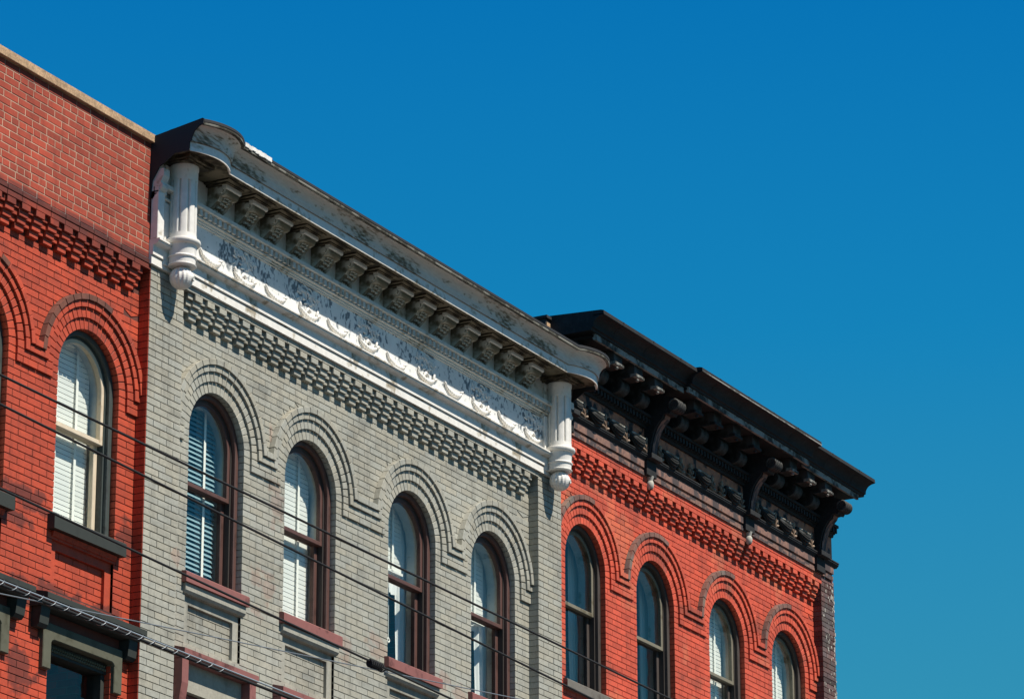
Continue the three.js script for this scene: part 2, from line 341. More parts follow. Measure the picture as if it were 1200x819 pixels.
/* A front: main plane with arched windows, stepped hood moulds joined by short strings,
   a chequered corbel table, panels under the sills. All heights relative to the reference line. */
function front(f) {
  const { name, x0, x1, wins, base, h, mat, joint, uvf, parent, yBot = -3.25 } = f;
  const ys = base + 2 * h, sill = base - 1.18, top = base + 18 * h;          // springing, sill, underside of the corbel table
  const wall = mesh('wall', (() => {
    const s = new THREE.Shape([[x0, yBot], [x1, yBot], [x1, f.yTop], [x0, f.yTop]].map(p => new THREE.Vector2(...p)));
    for (const c of wins) {
      const p = new THREE.Path(); p.moveTo(c - RO - .01, sill - .1); p.lineTo(c + RO + .01, sill - .1); p.lineTo(c + RO + .01, ys); p.absarc(c, ys, RO + .01, 0, Math.PI, false); p.lineTo(c - RO - .01, sill - .1); s.holes.push(p);
      if (f.lower) { const q = new THREE.Path(); q.moveTo(c - .46, yBot + .02); q.lineTo(c + .46, yBot + .02); q.lineTo(c + .46, base - 2.225); q.lineTo(c - .46, base - 2.225); s.holes.push(q); }
      const q = new THREE.Path();                                            // panel recess
      if (f.panels) { q.moveTo(c - .45, base - 1.80); q.lineTo(c + .45, base - 1.80); q.lineTo(c + .45, base - 1.37); q.lineTo(c - .45, base - 1.37); s.holes.push(q); }
    }
    const g = new THREE.ExtrudeGeometry(s, { depth: .30, bevelEnabled: false, curveSegments: 28 }); g.translate(0, 0, -.3055);
    return uvs(g, uvf);
  })(), joint, parent);
  const B = new Bricks('brick'), A = new Bricks('arch_brick'), K = new Bricks('corbel_brick');
  const W = [...wins].sort((a, b) => a - b);
  // field
  const nLow = Math.ceil((base - yBot) / h);
  for (let i = -nLow; i < 18; i++) {
    const y0 = base + i * h, y1 = y0 + h, mid = (y0 + y1) / 2 - base;
    const holes = y => {
      const d = y - ys, r = [];
      for (const c of W) {
        if (mid < -2.225 + .0 && f.lower) { r.push([c - .45, c + .45]); continue; }
        if (f.lower && mid > -2.225 && mid < -1.90) { r.push([c - .60, c + .60]); continue; }
        if (f.panels && mid > -1.80 && mid < -1.37) { r.push([c - .45, c + .45]); continue; }
        if (mid < -1.28) continue;
        if (mid < -1.18) { r.push([c - .5, c + .5]); continue; }
        if (mid < 0) { r.push([c - RO, c + RO]); continue; }
        const k = mid < 4 * h && mid > 2 * h ? circ(R4, Math.max(0, d)) : circ(R4, d);
        if (k > 0) r.push([c - k, c + k]);
      }
      return r;
    };
    const off = (((i % 2) + 2) % 2) * .104 + .02;
    if (i >= 0 && i < 4) {                                                    // courses of the string between the hoods
      const z = i < 2 ? L1 : i === 2 ? L2 : L3;
      const hs = y => W.map(c => { const k = i < 2 ? R1 : circ(R4, Math.max(0, y - ys)); return [c - k, c + k]; });
      // between and outside the windows, cut off at the outer ends of the row
      course(B, x0, x1, y0, y1, hs, z, { len: .208, off });
      if (i < 2) for (const c of W) for (const s of [-1, 1]) { const a = s < 0 ? c - R1 : c + RO, b = s < 0 ? c - RO : c + R1; B.add([[a + (s > 0 ? 0 : .004), y0 + JB / 2], [b - (s > 0 ? .004 : 0), y0 + JB / 2], [b - (s > 0 ? .004 : 0), y1 - JB / 2], [a + (s > 0 ? 0 : .004), y1 - JB / 2]], -.075, 0); }
      continue;
    }
    course(B, x0, x1, y0, y1, holes, 0, { len: .208, off });
  }
  // sloped mortar wash on top of the string
  for (let i = 0; i <= W.length; i++) { // sloped mortar on top of the string, one strip per gap
    const a = i ? W[i - 1] + circ(R4, 2 * h) : x0, b = i < W.length ? W[i] - circ(R4, 2 * h) : x1;
    if (b - a > .01) mesh('string_wash', new Geo().sweep([[-.01, base + 4 * h - .004], [L3 - .004, base + 4 * h - .004], [-.004, base + 4 * h + .022]], [a, b]).geom(uvf), mat, wall);
  }
  for (const c of W) {
    ring(A, c, ys, RO, R1, 0, .068); ring(A, c, ys, R1, R2, L1, .070);
    ring(A, c, ys, R2, R3, L2, .105); ring(A, c, ys, R3, R4, L3, .118, { a0: Math.asin(h / R3), worn: f.worn });
    for (const s of [-1, 1]) { const a = c + s * R3, b = c + s * R4, q = [[Math.min(a, b), ys + .003], [Math.max(a, b), ys + .003], [Math.max(a, b), ys + h - .004], [Math.min(a, b), ys + h - .004]]; A.add(q, -.075, L2); }
    if (f.panels) {                                                           // two-step sunk panel of smooth brick
      const g = new Geo(); g.box(c - .45, c + .45, base - 1.80, base - 1.37, -.08, -.065);
      const P = mesh('panel', g.geom(uvf), joint, wall);
      const e = new Geo(), z1 = -.028; e.box(c - .45, c - .36, base - 1.80, base - 1.37, -.07, z1); e.box(c + .36, c + .45, base - 1.80, base - 1.37, -.07, z1); e.box(c - .36, c + .36, base - 1.445, base - 1.37, -.07, z1);
      mesh('panel_border', e.geom(uvf), mat, wall);
      for (let i = 0; i < 6; i++) course(B, c - .36, c + .36, base - 1.80 + i * .0592, base - 1.80 + (i + 1) * .0592, () => [], -.058, { len: .208, off: (i % 2) * .104, z0: -.075, t: 1.0, b: .0015 });
    }
  }
  // corbel table: four chequered rows of headers under a projecting course
  const P = f.P, hw = .6 * P, gw = P - hw, xa = f.cx0, xb = f.cx1, hc = .88 * h, ct = base + 1.332 * (h / .0625) - 4 * hc, step = [.045, .068, .09, .112];
  for (let r = 0; r < 4; r++) {
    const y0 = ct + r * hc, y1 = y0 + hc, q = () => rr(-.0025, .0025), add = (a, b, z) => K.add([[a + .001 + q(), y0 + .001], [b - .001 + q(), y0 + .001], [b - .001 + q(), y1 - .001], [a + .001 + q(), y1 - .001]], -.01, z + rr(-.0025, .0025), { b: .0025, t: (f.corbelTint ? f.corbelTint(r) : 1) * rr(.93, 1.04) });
    for (let x = f.phase - Math.ceil((f.phase - xa) / P) * P; x < xb; x += P) {
      if (x > xa && x + hw < xb) add(x, x + hw, step[r]);
      if (r && x + hw > xa && x + P < xb + .04) add(Math.max(xa, x + hw), Math.min(xb, x + P), step[r] - .028);
    }
  }
  const pz = .112, cc = ct + 4 * hc;
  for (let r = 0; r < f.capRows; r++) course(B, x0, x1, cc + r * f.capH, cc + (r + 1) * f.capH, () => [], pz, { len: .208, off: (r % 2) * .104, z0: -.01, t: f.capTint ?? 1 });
  f.extra?.(B, wall);
  B.build(wall, mat, uvf); A.build(wall, mat, uvf); K.build(wall, mat, uvf);
  return { wall, ys, sill, top };
}
// pilaster of brick courses on a core, side faces show their joints too
function pilaster(parent, wallMeshMat, joint, uvf, xa, xb, y0, y1, h, z, base, opt = {}) {
  const core = mesh('pilaster', new Geo().box(xa + .008, xb - .008, y0, y1, -.05, z - .011).geom(uvf), joint, parent);
  const B = new Bricks('brick', opt.max ?? 120);
  const i0 = Math.ceil((y0 - base) / h), i1 = Math.floor((y1 - base) / h);
  for (let i = i0; i < i1; i++) course(B, xa, xb, base + i * h, base + (i + 1) * h, () => [], z, { len: .208, off: xa + ((i % 2) + 2) % 2 * .104, z0: -.02, t: opt.t ? opt.t() : 1 });
  B.build(core, wallMeshMat, uvf);
  return core;
}
// closed body behind a front: sides, back, roof, floors, so rooms stay dark
function body(parent, x0, x1, yTop, depth) {
  mesh('party_wall', uvs(new THREE.BoxGeometry(.3, yTop + G, depth).translate(x0 + .15, (yTop - G) / 2, -depth / 2 - .32)), M.sideBrick, parent);
  mesh('party_wall', uvs(new THREE.BoxGeometry(.3, yTop + G, depth).translate(x1 - .15, (yTop - G) / 2, -depth / 2 - .32)), M.sideBrick, parent);
  mesh('back_wall', uvs(new THREE.BoxGeometry(x1 - x0 - .61, yTop + G, .3).translate((x0 + x1) / 2, (yTop - G) / 2, -depth - .16)), M.sideBrick, parent);
  mesh('roof', uvs(new THREE.BoxGeometry(x1 - x0 - .61, .25, depth - .02).translate((x0 + x1) / 2, yTop - .55, -depth / 2 - .32)), M.roof, parent);
  for (const y of [-1.9, -5.3, -8.6]) mesh('floor', uvs(new THREE.BoxGeometry(x1 - x0 - .61, .2, depth - .02).translate((x0 + x1) / 2, y, -depth / 2 - .32)), M.plaster, parent);
  mesh('room_wall', uvs(new THREE.BoxGeometry(x1 - x0 - .61, yTop + 1.0, .12).translate((x0 + x1) / 2, (yTop - .7 - 1.8) / 2, -4.5)), M.plaster, parent);
}
function lowerWall(parent, x0, x1, y1, mat) { mesh('lower_wall', uvs(new THREE.BoxGeometry(x1 - x0, y1 + G, .3).translate((x0 + x1) / 2, (y1 - G) / 2, -.16), (x, y, z) => [x / 8, .45 + .04 * Math.sin(y)]), mat, parent); }

// arched sash window: brick mould, two sashes, panes
function archShape(w, y0, ys) { const s = new THREE.Shape(); s.moveTo(-w, y0); s.lineTo(w, y0); s.lineTo(w, ys); s.absarc(0, ys, w, 0, Math.PI, false); s.lineTo(-w, y0); return s; }
function archHole(w, y0, ys) { const s = new THREE.Path(); s.moveTo(-w, y0); s.lineTo(w, y0); s.lineTo(w, ys); s.absarc(0, ys, w, 0, Math.PI, false); s.lineTo(-w, y0); return s; }
function ext(s, z0, z1, bev = 0) {
  const g = new THREE.ExtrudeGeometry(s, { depth: z1 - z0 - (bev ? bev : 0), bevelEnabled: !!bev, bevelSize: -bev * .0 + bev, bevelOffset: -bev, bevelThickness: bev, bevelSegments: 1, curveSegments: 24 });
  g.translate(0, 0, z0); return g;
}
function sashWindow(parent, c, ys, sill, mats, o = {}) {
  const rail = o.rail ?? sill + .875;
    const S = archShape(.457, sill - .02, ys); S.holes.push(archHole(.405, sill, ys));
  const w = mesh('window', uvs(ext(S, -.20, -.062, .008).translate(c, 0, 0)), mats.mould, parent);
  const S2 = archShape(.452, sill - .02, ys); S2.holes.push(archHole(.385, sill, ys));
  mesh('jamb', uvs(ext(S2, -.165, -.105).translate(c, 0, 0)), mats.jamb, w);
  mesh('jamb_liner', uvs(ext(S2, -.29, -.166).translate(c, 0, 0)), M.paleWood, w);
  const S3 = archShape(.398, rail - .022, ys); S3.holes.push(archHole(.350, rail + .018, ys));
  mesh('upper_sash', uvs(ext(S3, -.155, -.112, .004).translate(c, 0, 0)), mats.sash, w);
  const S4 = new THREE.Shape([[-.385, sill], [.385, sill], [.385, rail + .014], [-.385, rail + .014]].map(p => new THREE.Vector2(...p)));
  S4.holes.push(new THREE.Path([[-.335, sill + .075], [.335, sill + .075], [.335, rail - .02], [-.335, rail - .02]].map(p => new THREE.Vector2(...p))));
  mesh('lower_sash', uvs(ext(S4, -.205, -.162, .004).translate(c, 0, 0)), mats.sash2 ?? mats.sash, w);
    mesh('pane', new THREE.ShapeGeometry(archShape(.35, rail + .02, ys), 24).translate(c, 0, -.120), M.paneWavy, w);
  mesh('pane', new THREE.PlaneGeometry(.68, rail - sill - .09).translate(c, (rail + sill + .05) / 2, -.170), M.paneWavy, w);
  return w;
}
function sillGeo(c, y0, y1, hw, z) { return new Geo().sweep([[-.12, y0], [z, y0], [z, y1 - .012], [z - .012, y1 - .002], [-.06, y1 + .012], [-.12, y1 + .012]], [c - hw, c + hw]); }

// ------------------------------------------------------------------ the three houses
const houseAt = (x0, x1) => [(x0 + x1) / 2, 0, 0];
function house(name, label, x0, x1) {
  const t = thing(name, label, 'building', houseAt(x0, x1));
  const add = t.add.bind(t);
  t.add = (...o) => { for (const q of o) { q.position.x -= t.position.x; q.position.y += G; add(q); } return t; };
  return t;
}
const winsG = [1.1145, 2.71, 4.57, 6.175], winsL = [-.8775, -2.4825, -4.0875], winsR = [8.152, 9.772, 11.537, 13.16];

// --- grey house in the middle
const grey = house('grey_brick_house', 'grey painted brick house with heavy white bracketed cornice, between two red houses', -.16, 7.415);
{
  const uvf = facUV(GX0);
  const F = front({ x0: .352, x1: 6.928, wins: winsG, base: -.01, h: .0625, mat: M.grey, joint: M.greyJoint, uvf, parent: grey, yTop: 2.3, lower: true, panels: true, cx0: .365, cx1: 6.92, P: .1965, phase: .544, capRows: 1, capH: .055 });
  pilaster(grey, M.grey, M.greyJoint, uvf, -.16, .36, -3.25, 1.45, .0625, .11, -.01);
  pilaster(grey, M.grey, M.greyJoint, uvf, 6.92, 7.415, -3.25, 1.45, .0625, .11, -.01);
  body(grey, -.16, 7.415, 2.45, 12); lowerWall(grey, -.16, 7.415, -3.25, M.grey);
  for (const c of winsG) {
    const w = sashWindow(grey, c, F.ys, F.sill, { mould: M.brownWood, jamb: M.darkWood, sash: M.brownWood });
    mesh('sill', sillGeo(c, -1.285, -1.185, .51, .052), M.maroon, w);
    mesh('sill_moulding', new Geo().sweep([[-.05, -1.375], [.012, -1.375], [.03, -1.35], [.03, -1.289], [-.05, -1.289]], [c - .485, c + .485]), M.grey, w);
    // head of the window below: hood with ears, lintel, sash top
    const hd = mesh('lower_hood', new Geo().sweep([[-.02, -1.985], [.075, -1.985], [.09, -1.965], [.112, -1.955], [.112, -1.905], [-.02, -1.868]], [c - .595, c + .595]), M.maroon, grey);
    for (const s of [-1, 1]) mesh('hood_ear', new Geo().sweep([[-.02, -2.42], [.05, -2.42], [.085, -2.2], [.085, -1.988], [-.02, -1.988]], [Math.min(c + s * .59, c + s * .49), Math.max(c + s * .59, c + s * .49)]), M.maroon, hd);
    mesh('lintel', new Geo().box(c - .488, c + .488, -2.235, -1.99, -.15, -.055, 1, .006), M.maroon, hd);
    const lw = mesh('lower_window', new Geo().box(c - .45, c + .45, -2.30, -2.237, -.2, -.07).box(c - .45, c - .39, -3.2, -2.302, -.2, -.07).box(c + .39, c + .45, -3.2, -2.302, -.2, -.07), M.maroon, grey);
    mesh('pane', new THREE.PlaneGeometry(.8, .95).translate(c, -2.75, -.13), M.paneWavy, lw);
  }
  // ---- white cornice
  const xs = [-.2]; for (let i = 1; i <= 14; i++) xs.push(-.2 + .65 * i / 14); for (let i = 1; i < 14; i++) xs.push(.45 + (6.82 - .45) * i / 14); for (let i = 0; i <= 14; i++) xs.push(6.82 + .65 * i / 14);
  const bow = x => { const t = x < .45 ? (x + .2) / .65 : x > 6.82 ? (x - 6.82) / .65 : 0; return t <= 0 || t >= 1 ? 0 : .105 * Math.pow(Math.sin(Math.PI * t), .8); };
  const XA = -.2, XB = 7.472, long = n => Array.from({ length: n + 1 }, (_, i) => XA + (XB - XA) * i / n);
  const cor = mesh('cornice', new Geo().sweep([[-.0, 1.378], [.138, 1.378], [.138, 1.447], [.124, 1.450], [.124, 1.458], [.152, 1.462], [.152, 1.545], [.162, 1.552], [.185, 1.556], [.208, 1.570], [.208, 1.584], [.220, 1.586], [.220, 1.600], [.12, 1.606], [0, 1.606]], long(8)), M.white, grey);
  const frg = new Geo().sweep([[.05, 1.600], [.12, 1.600], [.12, 1.99], [.05, 1.99]], long(4)).geom((x, y) => [(x - XA) / 7.66, (y - 1.59) / .46]);
  mesh('frieze', frg, M.frieze, cor);
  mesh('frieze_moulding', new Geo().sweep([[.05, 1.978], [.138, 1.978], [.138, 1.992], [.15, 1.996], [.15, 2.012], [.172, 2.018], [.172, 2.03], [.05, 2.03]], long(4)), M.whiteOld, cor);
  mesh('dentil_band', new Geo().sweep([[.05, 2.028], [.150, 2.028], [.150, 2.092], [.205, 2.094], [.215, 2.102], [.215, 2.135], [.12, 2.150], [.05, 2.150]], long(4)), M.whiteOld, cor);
  const den = new Geo(); for (let x = .30; x < 6.98; x += .0785) den.box(x, x + .042, 2.036, 2.091, .14, .196, rr(.85, 1.05)); for (const a of [-.2, -.12, 7.37, 7.43]) den.box(a, a + .042, 2.036, 2.091, .14, .196);
  mesh('dentils', den, M.whiteOld, cor).userData.kind = 'stuff';
  mesh('modillion_band', new Geo().sweep([[.02, 2.148], [.125, 2.148], [.125, 2.40], [.02, 2.40]], long(4)), M.whiteOld, cor);
  // soffit, fascia, crown, roof edge: all follow the bowed ends
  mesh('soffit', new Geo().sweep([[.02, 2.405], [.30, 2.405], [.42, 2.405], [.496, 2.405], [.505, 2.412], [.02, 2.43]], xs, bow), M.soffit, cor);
  mesh('fascia', new Geo().sweep([[.478, 2.408], [.497, 2.361], [.511, 2.359], [.511, 2.439], [.478, 2.439]], xs, bow), M.white, cor);
  const cy = []; for (let i = 0; i <= 10; i++) { const t = i / 10 * Math.PI / 2; cy.push([.533 + .114 * (1 - Math.cos(t)), 2.475 + .110 * Math.sin(t)]); }
  mesh('crown', new Geo().sweep([[.30, 2.441], [.517, 2.441], [.527, 2.447], [.527, 2.463], ...cy, [.650, 2.588], [.652, 2.595], [.30, 2.597]], xs, bow).geom((x, y, z) => [x * .9 + .3, (y + z) * 2.2]), M.crown, cor);
  mesh('roof_edge', new Geo().sweep([[-.3, 2.44], [.30, 2.5985], [.650, 2.598], [.657, 2.602], [.657, 2.626], [.645, 2.634], [0, 2.54], [-.3, 2.51]], xs, bow), M.tar, cor);
  mesh('crown_bead', new Geo().sweep([[.50, 2.4415], [.5225, 2.4415], [.5225, 2.4455], [.50, 2.4455]], xs, bow), M.soffit, cor);
  mesh('crown_lip', new Geo().sweep([[.60, 2.5845], [.6505, 2.5745], [.6535, 2.578], [.6535, 2.5975], [.60, 2.5975]], xs, bow), M.lip, cor);
  // strip of peeling paint on the crown edge near its left bow
  const pe = new Geo(); { let a = .46; while (a < .88) { const b = a + rr(.03, .07), u = rr(.02, .05) * (1 - Math.abs(a - .62)); pe.box(a, b, 2.602 - rr(.0, .012), 2.628 + u * .35, .650, .661 + rr(0, .004), rr(.85, 1.05), .003); a = b - .004; } }
  mesh('peeling_paint', pe, M.white, cor);
  // tarred end panels closing the cornice ends
  for (const s of [0, 1]) { const xp = s ? [7.476, 7.488] : [-.216, -.2025]; mesh('end_panel', new Geo().sweep([[0, 1.99], [.118, 1.99], [.13, 2.15], [.2, 2.26], [.36, 2.36], [.50, 2.357], [.514, 2.357], [.514, 2.439], [.529, 2.445], [.536, 2.477], [.56, 2.53], [.61, 2.57], [.653, 2.584], [.660, 2.628], [.645, 2.637], [0, 2.544]], xp), M.tar, cor); }
  // modillions: stepped abacus, cap and scrolled body
  const ab = new Geo().sweep([[.12, 2.372], [.345, 2.372], [.355, 2.378], [.355, 2.388], [.12, 2.388]], [-.14, .14]).sweep([[.12, 2.3885], [.385, 2.3885], [.395, 2.394], [.395, 2.4045], [.12, 2.4045]], [-.175, .175]).geom();
  const scroll = (n, w) => { // S-curved bracket: hollow foot, swelling belly, rolled head
    const p = []; for (let i = 0; i <= n; i++) { const t = i / n; p.push([.130 + .045 * Math.sin(t * Math.PI * .9) + .125 * Math.pow(t, 1.6), 2.158 + .128 * t]); }
    for (let i = 0; i <= n; i++) { const a = -Math.PI * .55 + i / n * Math.PI * 1.0; p.push([.270 + .052 * Math.cos(a), 2.318 + .045 * Math.sin(a)]); }
    return new Geo().sweep([[.12, 2.156], ...p, [.2, 2.371], [.12, 2.371]], [-w, w]).geom();
  };
  const leafs = (() => { const gs = []; for (let k = 0; k < 5; k++) { const t = k / 4, z = .150 + .055 * Math.sin(t * 2.8) + .10 * t * t, y = 2.185 + .10 * t; for (const q of [-1, 0, 1]) gs.push(uvs(new THREE.SphereGeometry(1, 8, 6).scale(.021 - .003 * Math.abs(q), .022, .017).rotateZ(-q * .5).translate(q * .036, y - .008 * Math.abs(q), z))); } return mergeGeometries(gs); })();
  const eye = uvs(new THREE.CylinderGeometry(.028, .028, .252, 16).rotateZ(Math.PI / 2).translate(0, 2.318, .272));
  const mb = [scroll(10, .108), scroll(10, .104)];
  const mcap = new Geo().sweep([[.29, 2.332], [.333, 2.332], [.340, 2.340], [.340, 2.368], [.29, 2.371]], [-.122, .122]).geom();
  for (let i = 0; i < 14; i++) {
    const x = .785 + .4405 * i + rr(-.004, .004), m = mesh('modillion', mb[i % 2], M.modil, cor, [x, 0, 0]); m.rotation.z = rr(-.012, .012) * 0;
    mesh('modillion_leaf', leafs, M.modil, cor, [x, 0, 0]); mesh('modillion_scroll', eye, M.modil, cor, [x, 0, 0]);
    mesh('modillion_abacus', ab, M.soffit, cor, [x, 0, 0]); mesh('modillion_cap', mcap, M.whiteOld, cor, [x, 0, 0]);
  }
  // garlands along the frieze: loops alternating with ribboned loops
  const swag = rib => {
    const gs = []; const c = new THREE.CatmullRomCurve3([0, .05, .14, .25, .33, .38].map((x, i) => new THREE.Vector3(x, [.0, -.028, -.058, -.06, -.035, -.005][i], [.012, .018, .022, .022, .016, .010][i])));
    const N = 40, M_ = 8, P = c.getPoints(N), pos = [], idx = [];
    for (let i = 0; i <= N; i++) for (let k = 0; k < M_; k++) { const t = i / N, R = (.010 + .017 * Math.sin(Math.PI * Math.pow(t, .85))) * (1 + .22 * Math.sin(i * 1.9 + k * 1.3) + .12 * Math.sin(i * 3.7 - k * 2)), a = k / M_ * 2 * Math.PI; pos.push(P[i].x, P[i].y + R * Math.sin(a), P[i].z * .7 + R * .8 * Math.cos(a)); }
    for (let i = 0; i < N; i++) for (let k = 0; k < M_; k++) { const a = i * M_ + k, b = i * M_ + (k + 1) % M_; idx.push(a, b, a + M_, b, b + M_, a + M_); }
    const t = new THREE.BufferGeometry(); t.setAttribute('position', new THREE.Float32BufferAttribute(pos, 3)); t.setIndex(idx); t.computeVertexNormals(); gs.push(uvs(t));
    const leaf = (x, y, a, l, w) => gs.push(uvs(new THREE.SphereGeometry(1, 8, 6).scale(l, w, .016).rotateZ(a).translate(x, y, .014)));
    if (rib) { leaf(.16, .005, .9, .045, .018); leaf(.20, .012, -.5, .04, .015); leaf(.35, .02, 1.2, .045, .016); leaf(.385, .0, .4, .04, .018); leaf(.02, .02, 1.8, .035, .014); leaf(.27, -.055, .2, .04, .02); }
    else { leaf(.0, .01, 2.1, .04, .014); leaf(.36, .002, .3, .035, .014); leaf(.19, -.07, 0, .05, .016); }
    return mergeGeometries(gs);
  };
  const sw = [swag(0), swag(1)];
  for (let i = 0; i < 12; i++) mesh('swag', sw[i % 2], M.white, cor, [.585 + .548 * i + rr(-.02, .02), 1.738 + rr(-.012, .01), .121]).rotation.z = rr(-.05, .05);
  for (const o of cor.children) if (o.name === 'swag') o.scale.setScalar(.9);
  const fol = (() => { const gs = []; let q = 77; const r2 = () => { q = (q * 16807) % 2147483647; return q / 2147483647; };
    for (let i = 0; i < 26; i++) { const x = .36 * (r2() - .5), y = .04 + .16 * r2(), a = r2() * 3.1; gs.push(uvs(new THREE.SphereGeometry(1, 7, 5).scale(.024 + .02 * r2(), .008 + .005 * r2(), .010).rotateZ(a).translate(x, y, .003))); }
    for (const d of [-1, 1]) { const c = []; for (let i = 0; i <= 24; i++) { const t = i / 24, a = t * 5.2, r = .075 * (1 - t * .75); c.push(new THREE.Vector3(d * (.085 + r * Math.cos(a)), .10 + r * Math.sin(a), .004)); } gs.push(uvs(new THREE.TubeGeometry(new THREE.CatmullRomCurve3(c), 40, .0075, 6))); }
    return mergeGeometries(gs); })();
  for (let i = 0; i < 6; i++) mesh('relief', fol, M.frieze, cor, [1.32 + 1.096 * i, 1.755, .121]);
  // turned console columns with pendant drops at both ends
  const lathe = (pts, seg = 40) => toCreasedNormals(new THREE.LatheGeometry(pts.map(p => new THREE.Vector2(...p)), seg), .6);
  for (const cx of [.124, 7.146]) {
    const fl = (() => { const s = new THREE.Shape(), n = 9; for (let i = 0; i <= 240; i++) { const a = i / 240 * Math.PI * 2, k = Math.abs(Math.sin(a * n / 2 + .3)), r = .121 - .026 * Math.pow(1 - k, 4); i ? s.lineTo(r * Math.cos(a), r * Math.sin(a)) : s.moveTo(r * Math.cos(a), r * Math.sin(a)); } const g = new THREE.ExtrudeGeometry(s, { depth: .50, bevelEnabled: false }); g.rotateX(-Math.PI / 2); return uvs(g); })();
    const co = mesh('console', fl, M.white, cor, [cx, 1.715, .24]);
    mesh('shaft_base', uvs(lathe([[.0, -.06], [.128, -.055], [.124, -.02], [.123, .002], [0, .002]])), M.white, co);
    mesh('capital', uvs(lathe([[.0, .497], [.122, .497], [.124, .51], [.124, .60], [.13, .61], [.13, .64], [0, .64]])), M.white, co);
    mesh('abacus', new Geo().box(-.17, .17, .64, .655, -.14, .16, 1, .004).box(-.2, .2, .6555, .688, -.14, .19, 1, .004), M.soffit, co);
    mesh('collar', uvs(lathe([[0, -.105], [.14, -.105], [.152, -.098], [.160, -.085], [.162, -.07], [.158, -.058], [.14, -.05], [0, -.05]])), M.white, co);
    mesh('drum', uvs(lathe([[0, -.30], [.118, -.30], [.128, -.292], [.129, -.284], [.118, -.277], [.121, -.225], [.131, -.22], [.133, -.212], [.130, -.205], [.122, -.2], [.126, -.13], [.134, -.105], [0, -.105]])), M.white, co);
    const bp = []; for (let i = 0; i <= 14; i++) { const a = -Math.PI / 2 + i / 14 * Math.PI * .86; bp.push([.104 * Math.cos(a), -.395 + .104 * Math.sin(a)]); } bp[0][0] = 0;
    const ball = lathe(bp, 64); { const p = ball.attributes.position; for (let i = 0; i < p.count; i++) { const a = Math.atan2(p.getZ(i), p.getX(i)), k = 1 + .035 * Math.cos(a * 16); p.setX(i, p.getX(i) * k); p.setZ(i, p.getZ(i) * k); } ball.computeVertexNormals(); }
    mesh('pendant', uvs(ball), M.white, co);
    mesh('boss', uvs(new THREE.TorusGeometry(.018, .009, 8, 16).rotateY(.2).translate(.03, -.405, .102)), M.whiteOld, co);
    mesh('back_plate', new Geo().box(-.15, .15, -.30, .64, -.14, -.09, 1, .006), M.white, co);
  }
  for (const x of [-.2, 7.372]) { // lit end blocks of the frieze beside the columns
    const e = mesh('end_block', new Geo().box(x, x + .1, 1.607, 2.05, .0, .195, 1, .006), M.white, cor);
    mesh('bracket', new Geo().sweep([[.12, 2.052], [.20, 2.052], [.225, 2.075], [.23, 2.10], [.21, 2.13], [.24, 2.19], [.24, 2.25], [.12, 2.27]], [x + .005, x + .095]), M.whiteOld, e);
  }
  mesh('parapet_end', new Geo().box(7.2, 7.41, 2.55, 3.14, -.12, .06, 1, .01).box(7.18, 7.43, 3.141, 3.17, -.14, .08), M.tar, grey);
  mesh('parapet_cap', new Geo().box(7.205, 7.405, 2.9, 3.10, .061, .066), M.tanStone, grey);
}

